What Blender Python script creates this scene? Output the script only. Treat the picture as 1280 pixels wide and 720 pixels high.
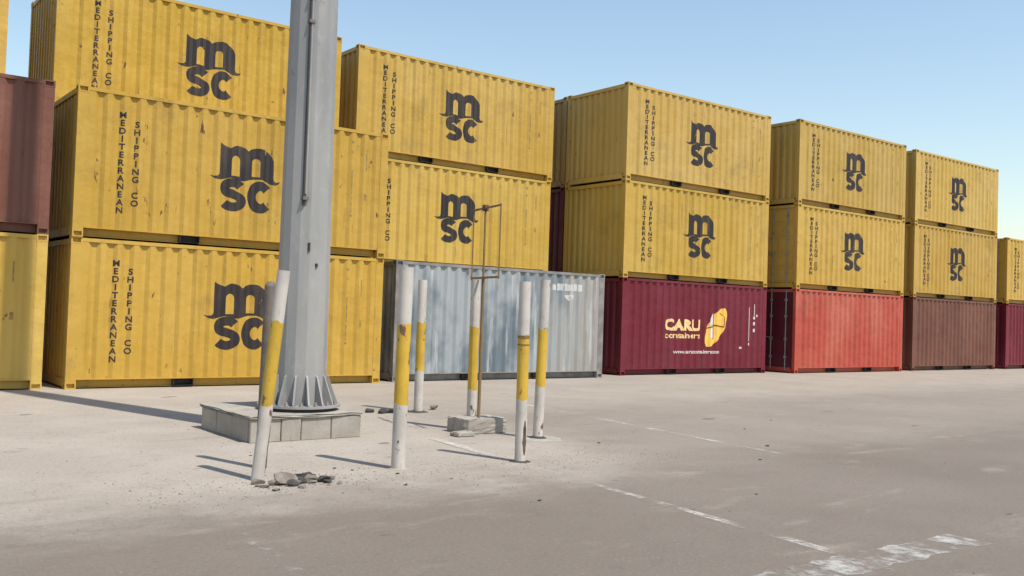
import bpy, bmesh, math, random
from mathutils import Vector, Matrix

# ---------------------------------------------------------------- camera, sky, sun, exposure
scene = bpy.context.scene
C = scene.collection
for o in list(bpy.data.objects):
    bpy.data.objects.remove(o)

cam_data = bpy.data.cameras.new('camera')
cam_data.sensor_width = 36.0
cam_data.lens = 1185.69 / 1280 * 36.0
cam_data.clip_start = 0.05
cam_data.clip_end = 2000
cam = bpy.data.objects.new('camera', cam_data)
C.objects.link(cam)
pitch, roll, yaw = 0.02747, 0.03305, 0.65866
fwd = Vector((math.sin(yaw) * math.cos(pitch), math.cos(yaw) * math.cos(pitch), math.sin(pitch)))
rgt0 = Vector((math.cos(yaw), -math.sin(yaw), 0))
up0 = rgt0.cross(fwd)
rgt = rgt0 * math.cos(roll) + up0 * math.sin(roll)
upv = up0 * math.cos(roll) - rgt0 * math.sin(roll)
cam.matrix_world = Matrix(((rgt.x, upv.x, -fwd.x, 0), (rgt.y, upv.y, -fwd.y, 0),
                           (rgt.z, upv.z, -fwd.z, 1.52), (0, 0, 0, 1)))
scene.camera = cam

SUN_ELEV = math.radians(60.5)
SHADOW = Vector((-0.28, 1.0, 0)).normalized()
world = bpy.data.worlds.new('World')
scene.world = world
world.use_nodes = True
wn = world.node_tree
for n in list(wn.nodes):
    wn.nodes.remove(n)
w_out = wn.nodes.new('ShaderNodeOutputWorld')
w_bg = wn.nodes.new('ShaderNodeBackground')
w_sky = wn.nodes.new('ShaderNodeTexSky')
w_sky.sky_type = 'NISHITA'
w_sky.sun_disc = False
w_sky.sun_elevation = SUN_ELEV
w_sky.sun_rotation = math.atan2(-SHADOW.x, -SHADOW.y)
w_sky.air_density = 1.45
w_sky.dust_density = 0.5
w_sky.ozone_density = 0.9
w_bg.inputs['Strength'].default_value = 0.15
wn.links.new(w_sky.outputs[0], w_bg.inputs[0])
wn.links.new(w_bg.outputs[0], w_out.inputs[0])

sun_data = bpy.data.lights.new('sun', 'SUN')
sun_data.energy = 5.0
sun_data.angle = math.radians(0.53)
sun_data.color = (1.0, 0.95, 0.86)
sun = bpy.data.objects.new('sun', sun_data)
C.objects.link(sun)
ldir = SHADOW * math.cos(SUN_ELEV) + Vector((0, 0, -math.sin(SUN_ELEV)))
sun.rotation_euler = ldir.to_track_quat('-Z', 'Y').to_euler()
sun.location = (0, 0, 30)

scene.view_settings.view_transform = 'Standard'
scene.view_settings.look = 'None'
scene.view_settings.gamma = 1.0
scene.view_settings.exposure = 0.18

rng = random.Random(7)

# ---------------------------------------------------------------- node helpers
def new_mat(name):
    m = bpy.data.materials.new(name)
    m.use_nodes = True
    nt = m.node_tree
    return m, nt, nt.nodes['Principled BSDF']

def noise(nt, scale, vec_scale=(1, 1, 1), detail=4, rough=0.55, offset=(0, 0, 0)):
    g = nt.nodes.new('ShaderNodeNewGeometry')
    mp = nt.nodes.new('ShaderNodeMapping')
    mp.inputs['Scale'].default_value = vec_scale
    mp.inputs['Location'].default_value = offset
    nt.links.new(g.outputs['Position'], mp.inputs['Vector'])
    n = nt.nodes.new('ShaderNodeTexNoise')
    n.inputs['Scale'].default_value = scale
    n.inputs['Detail'].default_value = detail
    n.inputs['Roughness'].default_value = rough
    nt.links.new(mp.outputs[0], n.inputs['Vector'])
    return n.outputs['Fac']

def ramp(nt, fac, a, b, lo=0.0, hi=1.0):
    r = nt.nodes.new('ShaderNodeMapRange')
    r.interpolation_type = 'SMOOTHSTEP'
    r.inputs['From Min'].default_value = a
    r.inputs['From Max'].default_value = b
    r.inputs['To Min'].default_value = lo
    r.inputs['To Max'].default_value = hi
    nt.links.new(fac, r.inputs['Value'])
    return r.outputs[0]

def mix(nt, fac, a, b, mode='MIX'):
    n = nt.nodes.new('ShaderNodeMix')
    n.data_type = 'RGBA'
    n.blend_type = mode
    if isinstance(fac, (int, float)):
        n.inputs[0].default_value = fac
    else:
        nt.links.new(fac, n.inputs[0])
    for v, i in ((a, 6), (b, 7)):
        if isinstance(v, (tuple, list)):
            n.inputs[i].default_value = (v[0], v[1], v[2], 1)
        else:
            nt.links.new(v, n.inputs[i])
    return n.outputs[2]

def math_node(nt, op, a, b):
    n = nt.nodes.new('ShaderNodeMath')
    n.operation = op
    for v, i in ((a, 0), (b, 1)):
        if isinstance(v, (int, float)):
            n.inputs[i].default_value = v
        else:
            nt.links.new(v, n.inputs[i])
    return n.outputs[0]

def bump(nt, bsdf, height, strength=0.3, dist=0.01):
    b = nt.nodes.new('ShaderNodeBump')
    b.inputs['Strength'].default_value = strength
    b.inputs['Distance'].default_value = dist
    nt.links.new(height, b.inputs['Height'])
    nt.links.new(b.outputs[0], bsdf.inputs['Normal'])

def paint(name, col, fade, streak=0.5, rust=0.70, rough=0.5, rust_col=(0.10, 0.045, 0.025), off=(0, 0, 0), dents=0.45):
    """weathered container paint: base colour, sun-faded patches, vertical streaks, rust specks and runs, dents"""
    o = lambda a, b_, c_: (off[0] + a, off[1] + b_, off[2] + c_)
    m, nt, b = new_mat(name)
    big = noise(nt, 0.55, (1, 1, 0.6), 3, 0.55, o(0, 0, 0))
    c = mix(nt, ramp(nt, big, 0.38, 0.66), col, fade)
    st = noise(nt, 3.2, (1, 1, 0.07), 4, 0.6, o(1, 0, 2))
    c = mix(nt, ramp(nt, st, 0.52, 0.72, 0, streak), c, tuple(x * 0.60 for x in col))
    st2 = noise(nt, 5.0, (1, 1, 0.1), 3, 0.6, o(13, 4, 2))
    c = mix(nt, ramp(nt, st2, 0.56, 0.75, 0, streak * 0.6), c, tuple(min(1, x * 1.2 + 0.03) for x in fade))
    grime = noise(nt, 1.1, (1, 1, 0.8), 6, 0.7, o(7, 3, 5))
    c = mix(nt, ramp(nt, grime, 0.54, 0.72, 0, 0.40), c, tuple(x * 0.45 + 0.03 for x in col))
    run = math_node(nt, 'MULTIPLY', ramp(nt, noise(nt, 9.0, (1, 1, 0.035), 3, 0.5, o(3, 3, 3)), 0.64, 0.72),
                    ramp(nt, noise(nt, 1.6, (1, 1, 1), 3, 0.5, o(5, 8, 1)), 0.50, 0.62))
    c = mix(nt, math_node(nt, 'MULTIPLY', run, 0.65), c, tuple(0.5 * (x * 0.5 + y) for x, y in zip(col, (0.16, 0.07, 0.03))))
    sp = noise(nt, 7.0, (1, 1, 0.45), 6, 0.62, o(3, 9, 1))
    c = mix(nt, ramp(nt, sp, rust, rust + 0.05), c, rust_col)
    nt.links.new(c, b.inputs['Base Color'])
    b.inputs['Roughness'].default_value = rough
    b.inputs['Specular IOR Level'].default_value = 0.35
    bump(nt, b, noise(nt, 1.9, (1, 1, 1), 3, 0.5, o(0, 0, 0)), dents, 0.05)
    return m

def plain(name, col, rough=0.6, var=0.25, scale=6.0, metal=0.0, bmp=0.2):
    m, nt, b = new_mat(name)
    n = noise(nt, scale, (1, 1, 1), 5)
    c = mix(nt, ramp(nt, n, 0.3, 0.7), tuple(x * (1 - var) for x in col), tuple(min(1, x * (1 + var)) for x in col))
    nt.links.new(c, b.inputs['Base Color'])
    b.inputs['Roughness'].default_value = rough
    b.inputs['Metallic'].default_value = metal
    if bmp:
        bump(nt, b, noise(nt, scale * 4, (1, 1, 1), 4), bmp, 0.01)
    return m

def chipped(name, col, under, thr=0.63, scale=9.0, stretch=0.5, off=(0, 0, 0)):
    m, nt, b = new_mat(name)
    v = noise(nt, 2.5, (1, 1, 1), 4, 0.6, off)
    c = mix(nt, ramp(nt, v, 0.35, 0.7), col, tuple(x * 0.78 for x in col))
    d = noise(nt, 4.0, (1, 1, 0.25), 5, 0.65, off)
    c = mix(nt, ramp(nt, d, 0.52, 0.75, 0, 0.35), c, (0.22, 0.17, 0.12))
    fs = noise(nt, 30.0, (1, 1, 0.3), 4, 0.7, off)
    c = mix(nt, ramp(nt, fs, 0.58, 0.70, 0, 0.5), c, (0.20, 0.15, 0.11))
    ch = noise(nt, scale, (1, 1, stretch), 6, 0.6, off)
    k = ramp(nt, ch, thr, thr + 0.03)
    c = mix(nt, k, c, under)
    nt.links.new(c, b.inputs['Base Color'])
    b.inputs['Roughness'].default_value = 0.6
    bump(nt, b, k, 0.4, 0.003)
    return m

MSC_Y = (0.455, 0.282, 0.048)
MAT = {}
PAINTS = {   # colour, faded colour, streaks, rust threshold, rust colour
    'yellow': (MSC_Y, (0.485, 0.316, 0.075), 0.32, 0.70, (0.12, 0.055, 0.025)),
    'yellow_warm': ((0.46, 0.280, 0.034), (0.485, 0.305, 0.050), 0.40, 0.68, (0.12, 0.055, 0.025)),
    'yellow_pale': ((0.455, 0.292, 0.062), (0.485, 0.326, 0.092), 0.32, 0.70, (0.12, 0.055, 0.025)),
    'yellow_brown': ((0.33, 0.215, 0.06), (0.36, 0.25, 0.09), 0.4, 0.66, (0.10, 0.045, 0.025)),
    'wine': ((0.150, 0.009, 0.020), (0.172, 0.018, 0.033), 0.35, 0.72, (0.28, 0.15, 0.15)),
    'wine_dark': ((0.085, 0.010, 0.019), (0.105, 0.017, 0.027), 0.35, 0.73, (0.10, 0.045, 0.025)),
    'red': ((0.44, 0.072, 0.048), (0.49, 0.125, 0.085), 0.4, 0.71, (0.16, 0.05, 0.035)),
    'brown': ((0.14, 0.052, 0.033), (0.18, 0.075, 0.048), 0.4, 0.68, (0.08, 0.035, 0.02)),
}
PAINT_N = [0]
def paint_variant(key):
    col, fade, streak, rust, rc = PAINTS[key]
    PAINT_N[0] += 1
    pr = random.Random(PAINT_N[0] * 31 + 5)
    k = pr.uniform(0.88, 1.06); w = pr.uniform(-0.012, 0.012); f = pr.uniform(-0.015, 0.02)
    t = lambda c_: (max(0.005, c_[0] * k + w * c_[0] * 2), c_[1] * k, max(0.004, c_[2] * k + f * c_[1]))
    return paint('%s_paint_%d' % (key, PAINT_N[0]), t(col), t(fade), streak * pr.uniform(0.8, 1.3), rust - pr.uniform(0.005, 0.04), 0.5, rc,
                 (pr.uniform(0, 50), pr.uniform(0, 50), pr.uniform(0, 50)), pr.uniform(0.6, 1.0))
MAT['dark'] = plain('dark_steel', (0.035, 0.030, 0.028), 0.7)
MAT['bar'] = plain('galvanised_bar', (0.24, 0.22, 0.20), 0.5, 0.2)

# weathered blue-grey container with pale washed patches and rust-grey stains
m, nt, b = new_mat('washed_blue_grey_paint')
n1 = noise(nt, 0.6, (1, 1, 0.9), 4, 0.6, (2.1, 0, 0.4))
c = mix(nt, ramp(nt, n1, 0.40, 0.60), (0.118, 0.148, 0.172), (0.285, 0.305, 0.312))
g = nt.nodes.new('ShaderNodeNewGeometry'); sx = nt.nodes.new('ShaderNodeSeparateXYZ')
nt.links.new(g.outputs['Position'], sx.inputs[0])
n2 = noise(nt, 2.4, (1, 1, 0.2), 5, 0.6, (5, 0, 0))
right = math_node(nt, 'ADD', ramp(nt, sx.outputs[0], 13.2, 16.4, 0, 0.32), n2)
c = mix(nt, ramp(nt, right, 0.58, 0.84, 0, 0.8), c, (0.28, 0.25, 0.215))
n4 = noise(nt, 4.2, (1, 1, 0.12), 4, 0.6, (8, 0, 3))
c = mix(nt, ramp(nt, n4, 0.52, 0.68, 0, 0.75), c, (0.43, 0.43, 0.42))
n3 = noise(nt, 6, (1, 1, 0.3), 6, 0.65, (1, 2, 3))
c = mix(nt, ramp(nt, n3, 0.66, 0.72, 0, 0.8), c, (0.14, 0.09, 0.06))
nt.links.new(c, b.inputs['Base Color'])
b.inputs['Roughness'].default_value = 0.55
MAT['blue'] = m
MAT['blue_frame'] = plain('grey_frame_paint', (0.20, 0.185, 0.175), 0.6, 0.25, 4)
def print_paint(name, col, worn, thr):
    m, nt, b = new_mat(name)
    c = mix(nt, ramp(nt, noise(nt, 2.2, (1, 1, 0.3), 5, 0.65, (3, 1, 6)), 0.45, 0.75, 0, 0.7), col, worn)
    nt.links.new(c, b.inputs['Base Color'])
    b.inputs['Roughness'].default_value = 0.55
    nt.links.new(ramp(nt, noise(nt, 7, (1, 1, 0.4), 6, 0.7, (8, 2, 4)), thr, thr + 0.06, 1, 0.15), b.inputs['Alpha'])
    return m
MAT['ink'] = print_paint('black_lettering_paint', (0.020, 0.013, 0.013), (0.075, 0.055, 0.035), 0.63)
MAT['cream'] = plain('pale_cream_paint', (0.62, 0.50, 0.27), 0.55, 0.1, 5, 0, 0)
MAT['white_print'] = plain('white_lettering_paint', (0.62, 0.57, 0.55), 0.55, 0.12, 8, 0, 0)
MAT['faded_white_print'] = print_paint('faded_white_lettering_paint', (0.50, 0.49, 0.48), (0.36, 0.36, 0.36), 0.56)
MAT['gold_print'] = plain('golden_lettering_paint', (0.74, 0.43, 0.07), 0.55, 0.1, 6, 0, 0)
MAT['pale_gold_print'] = plain('pale_golden_lettering_paint', (0.74, 0.52, 0.24), 0.55, 0.1, 6, 0, 0)
MAT['wine_line'] = plain('dark_wine_line_paint', (0.12, 0.03, 0.02), 0.55, 0.1, 6, 0, 0)
MAT['faint'] = plain('faded_marking_paint', (0.26, 0.17, 0.05), 0.6, 0.3, 9, 0, 0)
MAT['post_white'] = chipped('chipped_white_paint', (0.52, 0.47, 0.42), (0.13, 0.08, 0.055), 0.635)
MAT['post_yellow'] = chipped('chipped_yellow_paint', (0.56, 0.345, 0.030), (0.15, 0.08, 0.04), 0.63, off=(4, 4, 1))
MAT['rust'] = plain('bare_rust', (0.085, 0.050, 0.038), 0.85, 0.4, 12)
MAT['grey_post'] = plain('dull_grey_brown_steel', (0.13, 0.105, 0.085), 0.7, 0.25, 5)
MAT['ochre'] = chipped('ochre_pipe_paint', (0.20, 0.125, 0.045), (0.09, 0.05, 0.03), 0.6)
MAT['rubble_dark'] = plain('broken_asphalt', (0.045, 0.040, 0.036), 0.95, 0.4, 14)
MAT['rubble'] = plain('broken_concrete', (0.165, 0.14, 0.118), 0.95, 0.3, 14)

def concrete(name, lo, hi):
    m, nt, b = new_mat(name)
    c = mix(nt, ramp(nt, noise(nt, 1.8, (1, 1, 1), 6, 0.65), 0.32, 0.68), lo, hi)
    c = mix(nt, ramp(nt, noise(nt, 5, (1, 1, 0.25), 5, 0.6, (4, 1, 0)), 0.56, 0.74, 0, 0.6), c, tuple(x * 0.45 for x in lo))
    fine = noise(nt, 60, (1, 1, 1), 3)
    c = mix(nt, ramp(nt, fine, 0.3, 0.75, 0, 0.35), c, tuple(x * 0.7 for x in lo))
    nt.links.new(c, b.inputs['Base Color'])
    b.inputs['Roughness'].default_value = 0.92
    bump(nt, b, fine, 0.4, 0.006)
    return m
MAT['concrete'] = concrete('rough_concrete', (0.27, 0.24, 0.205), (0.37, 0.335, 0.285))

# galvanised lamp mast
m, nt, b = new_mat('galvanised_mast')
c = mix(nt, ramp(nt, noise(nt, 1.1, (1, 1, 0.35), 5, 0.6), 0.35, 0.68), (0.235, 0.23, 0.225), (0.30, 0.288, 0.272))
c = mix(nt, ramp(nt, noise(nt, 6, (1, 1, 0.1), 4), 0.53, 0.70, 0, 0.45), c, (0.19, 0.185, 0.18))
c = mix(nt, ramp(nt, noise(nt, 9, (1, 1, 0.6), 6, 0.75, (2, 2, 2)), 0.50, 0.72, 0, 0.4), c, (0.37, 0.355, 0.33))
c = mix(nt, ramp(nt, noise(nt, 5, (1, 1, 0.5), 6, 0.7, (6, 1, 2)), 0.66, 0.70, 0, 0.7), c, (0.16, 0.09, 0.05))
nt.links.new(c, b.inputs['Base Color'])
b.inputs['Roughness'].default_value = 0.48
b.inputs['Metallic'].default_value = 0.0
MAT['mast'] = m

# ---------------------------------------------------------------- ground material
m, nt, b = new_mat('dusty_yard_surface')
g = nt.nodes.new('ShaderNodeNewGeometry'); sx = nt.nodes.new('ShaderNodeSeparateXYZ')
nt.links.new(g.outputs['Position'], sx.inputs[0])
patch = noise(nt, 0.28, (1, 1, 1), 5, 0.6)
c = mix(nt, ramp(nt, patch, 0.36, 0.66), (0.175, 0.144, 0.118), (0.205, 0.171, 0.142))
# paler, dusty concrete slab beyond the worn edge at Y ~ 7.4
wob = math_node(nt, 'MULTIPLY', math_node(nt, 'SUBTRACT', noise(nt, 1.0, (0.7, 1, 1), 9, 0.72, (3, 3, 0)), 0.5), 3.4)
yy = math_node(nt, 'ADD', sx.outputs[1], wob)
slab = ramp(nt, yy, 5.9, 8.1)
slabx = ramp(nt, math_node(nt, 'ADD', sx.outputs[0], wob), 6.2, 8.6, 1.0, 0.35)
far = ramp(nt, yy, 9.0, 13.5, 0, 0.75)
k = math_node(nt, 'MULTIPLY', slab, math_node(nt, 'MAXIMUM', slabx, far))
c = mix(nt, k, c, mix(nt, ramp(nt, noise(nt, 0.8, (1, 1, 1), 5), 0.35, 0.65), (0.355, 0.308, 0.258), (0.402, 0.352, 0.298)))
# drifts of sand, tyre-dark streaks, oil spots, cracks
sand = noise(nt, 1.7, (0.45, 1, 1), 6, 0.65, (9, 1, 0))
c = mix(nt, ramp(nt, sand, 0.55, 0.72, 0, 0.55), c, (0.33, 0.28, 0.23))
tyre = noise(nt, 1.3, (0.16, 1.1, 1), 5, 0.6, (2, 7, 0))
c = mix(nt, ramp(nt, tyre, 0.60, 0.78, 0, 0.38), c, (0.125, 0.102, 0.09))
spot = noise(nt, 2.6, (0.6, 1, 1), 4, 0.5, (1, 5, 0))
c = mix(nt, ramp(nt, spot, 0.685, 0.74, 0, 0.75), c, (0.085, 0.072, 0.062))
vo = nt.nodes.new('ShaderNodeTexVoronoi'); vo.feature = 'DISTANCE_TO_EDGE'; vo.inputs['Scale'].default_value = 0.45
vm = nt.nodes.new('ShaderNodeMapping'); vw = nt.nodes.new('ShaderNodeTexNoise'); vw.inputs['Scale'].default_value = 1.6; vw.inputs['Detail'].default_value = 5
va = nt.nodes.new('ShaderNodeVectorMath'); va.operation = 'ADD'
nt.links.new(g.outputs['Position'], vw.inputs['Vector']); nt.links.new(g.outputs['Position'], va.inputs[0]); nt.links.new(vw.outputs['Color'], va.inputs[1])
nt.links.new(va.outputs[0], vo.inputs['Vector'])
crack = math_node(nt, 'MULTIPLY', ramp(nt, vo.outputs['Distance'], 0.0, 0.009, 1, 0), ramp(nt, noise(nt, 0.5, (1, 1, 1), 3, 0.5, (6, 6, 0)), 0.5, 0.6))
c = mix(nt, math_node(nt, 'MULTIPLY', crack, 0.05), c, (0.11, 0.095, 0.08))
grit = noise(nt, 55, (1, 1, 1), 4, 0.8)
c = mix(nt, ramp(nt, grit, 0.35, 0.75, 0, 0.40), c, (0.12, 0.105, 0.093))
grit2 = noise(nt, 12, (0.7, 1, 1), 6, 0.75, (4, 2, 0))
c = mix(nt, ramp(nt, grit2, 0.55, 0.75, 0, 0.35), c, (0.125, 0.11, 0.098))
ag = noise(nt, 26, (1, 1, 1), 8, 0.85, (7, 2, 0))
c = mix(nt, ramp(nt, ag, 0.50, 0.66, 0, 0.55), c, (0.105, 0.088, 0.074))
ag2 = noise(nt, 34, (1, 1, 1), 8, 0.85, (1, 9, 0))
c = mix(nt, ramp(nt, ag2, 0.54, 0.68, 0, 0.55), c, (0.42, 0.365, 0.31))
blot = noise(nt, 4.5, (0.8, 1, 1), 8, 0.75, (11, 3, 0))
c = mix(nt, ramp(nt, blot, 0.54, 0.68, 0, 0.30), c, (0.12, 0.10, 0.085))
nt.links.new(c, b.inputs['Base Color'])
b.inputs['Roughness'].default_value = 0.95
b.inputs['Specular IOR Level'].default_value = 0.2
hgt = math_node(nt, 'ADD', math_node(nt, 'MULTIPLY', grit, 0.5), noise(nt, 3, (1, 1, 1), 5, 0.6))
bump(nt, b, math_node(nt, 'ADD', hgt, math_node(nt, 'MULTIPLY', ag, 0.7)), 0.6, 0.015)
MAT['ground'] = m

# worn road paint: what is left of it, the rest rubbed away
def worn_paint(name, thr, off, col=(0.56, 0.52, 0.46)):
    m, nt, b = new_mat(name)
    n = noise(nt, 2.0, (1.2, 0.75, 1), 6, 0.7, off)
    n2 = noise(nt, 14, (1, 1, 1), 5, 0.7, off)
    s = math_node(nt, 'ADD', n, math_node(nt, 'MULTIPLY', n2, 0.45))
    a = ramp(nt, s, thr, thr + 0.24, 0, 0.68)
    b.inputs['Base Color'].default_value = (*col, 1)
    b.inputs['Roughness'].default_value = 0.85
    nt.links.new(a, b.inputs['Alpha'])
    return m
MAT['line_worn'] = worn_paint('worn_road_paint', 0.665, (0, 0, 0))
MAT['line_faint'] = worn_paint('faint_road_paint', 0.75, (5, 1, 0))
MAT['line_fresh'] = worn_paint('less_worn_road_paint', 0.60, (1, 3, 0))
MAT['line_solid'] = worn_paint('rough_road_paint', 0.645, (2, 2, 0), (0.52, 0.50, 0.46))

# ---------------------------------------------------------------- mesh helpers
def box(bm, x0, x1, y0, y1, z0, z1):
    v = [bm.verts.new(p) for p in ((x0, y0, z0), (x1, y0, z0), (x1, y1, z0), (x0, y1, z0),
                                   (x0, y0, z1), (x1, y0, z1), (x1, y1, z1), (x0, y1, z1))]
    for f in ((3, 2, 1, 0), (4, 5, 6, 7), (0, 1, 5, 4), (1, 2, 6, 5), (2, 3, 7, 6), (3, 0, 4, 7)):
        bm.faces.new([v[i] for i in f])

def tube(bm, p0, p1, r0, r1=None, n=16, caps=True, jit=0.0):
    r1 = r0 if r1 is None else r1
    p0, p1 = Vector(p0), Vector(p1)
    q = (p1 - p0).to_track_quat('Z', 'X').to_matrix()
    rings = []
    for p, r in ((p0, r0), (p1, r1)):
        rings.append([bm.verts.new(p + q @ Vector((math.cos(2 * math.pi * i / n) * r * (1 + rng.uniform(-jit, jit)),
                                                   math.sin(2 * math.pi * i / n) * r, 0))) for i in range(n)])
    for i in range(n):
        f = bm.faces.new((rings[0][i], rings[0][(i + 1) % n], rings[1][(i + 1) % n], rings[1][i]))
        f.smooth = n > 10
    if caps:
        for rg in (rings[0][::-1], rings[1]):       # own vertices: a crisp rim
            bm.faces.new([bm.verts.new(v.co) for v in rg])

def mesh_from(bm, name, bevel=0.0):
    if bevel:
        bmesh.ops.bevel(bm, geom=[e for e in bm.edges], offset=bevel, segments=1, affect='EDGES', profile=0.5)
    bmesh.ops.recalc_face_normals(bm, faces=bm.faces)
    me = bpy.data.meshes.new(name)
    bm.to_mesh(me); bm.free()
    return me

def link(name, me, mat, parent=None, loc=None):
    o = bpy.data.objects.new(name, me)
    C.objects.link(o)
    if me is not None and mat is not None:
        if not me.materials:
            me.materials.append(None)
        o.material_slots[0].link = 'OBJECT'
        o.material_slots[0].material = mat
    if parent is not None:
        o.parent = parent
    if loc is not None:
        o.location = loc
    return o

def thing(name, label, cat, loc=(0, 0, 0), group=None):
    o = bpy.data.objects.new(name, None)
    o.empty_display_size = 0.3
    C.objects.link(o)
    o.location = loc
    o['label'] = label; o['category'] = cat
    if group: o['group'] = group
    return o

def tag(o, label, cat, group=None):
    o['label'] = label; o['category'] = cat
    if group: o['group'] = group
    return o

def structure(o):
    o['kind'] = 'structure'
    return o

# ---------------------------------------------------------------- ground and markings
bm = bmesh.new()
S = 900
v = [bm.verts.new(p) for p in ((-S, -S, 0), (S, -S, 0), (S, S, 0), (-S, S, 0))]
bm.faces.new(v)
structure(link('ground', mesh_from(bm, 'ground'), MAT['ground']))

def strip(name, p0, p1, w, mat, z=0.004):
    p0, p1 = Vector((*p0, z)), Vector((*p1, z))
    d = (p1 - p0).normalized(); s = Vector((-d.y, d.x, 0)) * w / 2
    bm = bmesh.new()
    n = 24
    prev = None
    for i in range(n + 1):
        p = p0.lerp(p1, i / n)
        a = bm.verts.new(p + s * rng.uniform(0.75, 1.1)); b_ = bm.verts.new(p - s * rng.uniform(0.75, 1.1))
        if prev: bm.faces.new((prev[0], prev[1], b_, a))
        prev = (a, b_)
    return structure(link(name, mesh_from(bm, name), mat))
strip('painted_line', (6.27, 9.75), (5.60, 3.2), 0.11, MAT['line_worn'])
strip('painted_line', (10.28, 14.4), (9.28, 6.6), 0.12, MAT['line_worn'])
strip('painted_line', (2.62, 7.2), (2.30, 3.6), 0.11, MAT['line_faint'])
strip('painted_line', (6.262, 9.55), (6.07, 7.95), 0.12, MAT['line_fresh'], 0.008)
strip('stop_line', (4.35, 3.47), (6.9, 3.42), 0.34, MAT['line_solid'])

# ---------------------------------------------------------------- shipping containers (20 ft)
L, W, H = 6.058, 2.438, 2.591
PITCH = 0.2785
X0 = -L / 2 + 0.175                       # wall sheet runs between the corner posts
NCOR = 20
XC0 = -NCOR * PITCH / 2                   # first corrugation
WALL_Y = -W / 2 + 0.009                   # outer crests of the side wall
DEPTH = 0.042
def breaks(n=NCOR, x0=XC0, p=PITCH):
    out = [(X0, 0)] if n == NCOR else []
    for i in range(n):
        b0 = x0 + i * p
        out += [(b0 + p * 0.14, 0), (b0 + p * 0.38, 1), (b0 + p * 0.62, 1), (b0 + p * 0.86, 0)]
    if n == NCOR: out.append((-X0, 0))
    return out
PROFILE = [(x, WALL_Y + d * DEPTH) for x, d in breaks()]
def wall_y(x):
    if x <= PROFILE[0][0]: return PROFILE[0][1]
    for (xa, ya), (xb, yb) in zip(PROFILE, PROFILE[1:]):
        if x <= xb:
            return ya + (yb - ya) * (x - xa) / max(1e-6, xb - xa)
    return PROFILE[-1][1]

MESH = {}
def cached(key, fn, bevel=0.0):
    if key not in MESH:
        bm = bmesh.new(); fn(bm); MESH[key] = mesh_from(bm, key, bevel)
    return MESH[key]

Z_SILL, Z_TOP = 0.172, H - 0.072
def g_side(sgn):
    def f(bm):
        prev = None
        for x, y in PROFILE:
            a = bm.verts.new((x, y * -sgn, Z_SILL)); b_ = bm.verts.new((x, y * -sgn, Z_TOP))
            if prev: bm.faces.new((prev[0], a, b_, prev[1]))
            prev = (a, b_)
    return f
def g_end(sgn):
    def f(bm):
        n, p, d = 9, 0.235, 0.045
        y0 = -n * p / 2
        pts = [(-W / 2 + 0.10, 0)]
        for i in range(n):
            b0 = y0 + i * p
            pts += [(b0 + p * 0.15, 0), (b0 + p * 0.32, 1), (b0 + p * 0.68, 1), (b0 + p * 0.85, 0)]
        pts.append((W / 2 - 0.10, 0))
        prev = None
        for y, k in pts:
            x = sgn * (L / 2 - 0.030 - k * d)
            a = bm.verts.new((x, y, 0.17)); b_ = bm.verts.new((x, y, H - 0.11))
            if prev: bm.faces.new((prev[0], a, b_, prev[1]))
            prev = (a, b_)
    return f
def g_roof(bm):
    n = 26; prev = None
    for i in range(n * 2 + 1):
        x = -L / 2 + 0.1 + (L - 0.2) * i / (2 * n)
        z = H - 0.035 + (0.018 if i % 2 else 0)
        a = bm.verts.new((x, -W / 2 + 0.05, z)); b_ = bm.verts.new((x, W / 2 - 0.05, z))
        if prev: bm.faces.new((prev[0], a, b_, prev[1]))
        prev = (a, b_)
def g_post(sx, sy):
    def f(bm):
        x1 = sx * L / 2 - sx * 0.003; y1 = sy * W / 2 - sy * 0.003
        xa, xb = sorted((x1, x1 - sx * 0.172)); ya, yb = sorted((y1, y1 - sy * 0.10))
        box(bm, xa, xb, ya, yb, 0.118, H - 0.118)
    return f
def g_casting(sx, sy, top):
    def f(bm):
        x1 = sx * L / 2; y1 = sy * W / 2
        xa, xb = sorted((x1, x1 - sx * 0.178)); ya, yb = sorted((y1, y1 - sy * 0.162))
        z0, z1 = (H - 0.118, H) if top else (0, 0.118)
        box(bm, xa, xb, ya, yb, z0, z1)
        bm.normal_update()
        for f_ in list(bm.faces):
            c_ = f_.calc_center_median()
            if abs(abs(c_.y) - W / 2) < 1e-4 or abs(abs(c_.x) - L / 2) < 1e-4:
                nrm = f_.normal.copy(); cc = Vector((0, 0, 0))
                inner = bmesh.ops.inset_region(bm, faces=[f_], thickness=0.034)['faces']
                cen = f_.calc_center_median()
                sgnv = Vector((sx, 0, 0)) if abs(abs(cen.x) - L / 2) < 1e-4 else Vector((0, sy, 0))
                ex = bmesh.ops.extrude_face_region(bm, geom=[f_])
                vs = [e for e in ex['geom'] if isinstance(e, bmesh.types.BMVert)]
                bmesh.ops.translate(bm, verts=vs, vec=-sgnv * 0.045)
                bmesh.ops.delete(bm, geom=[f_], context='FACES_ONLY')
    return f
def g_toprail(sgn):
    def f(bm):
        ya, yb = sorted((sgn * (W / 2 - 0.004), sgn * (W / 2 - 0.066)))
        box(bm, -L / 2 + 0.178, L / 2 - 0.178, ya, yb, H - 0.076, H - 0.014)
    return f
POCKETS = (-1.025, 1.025)
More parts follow.
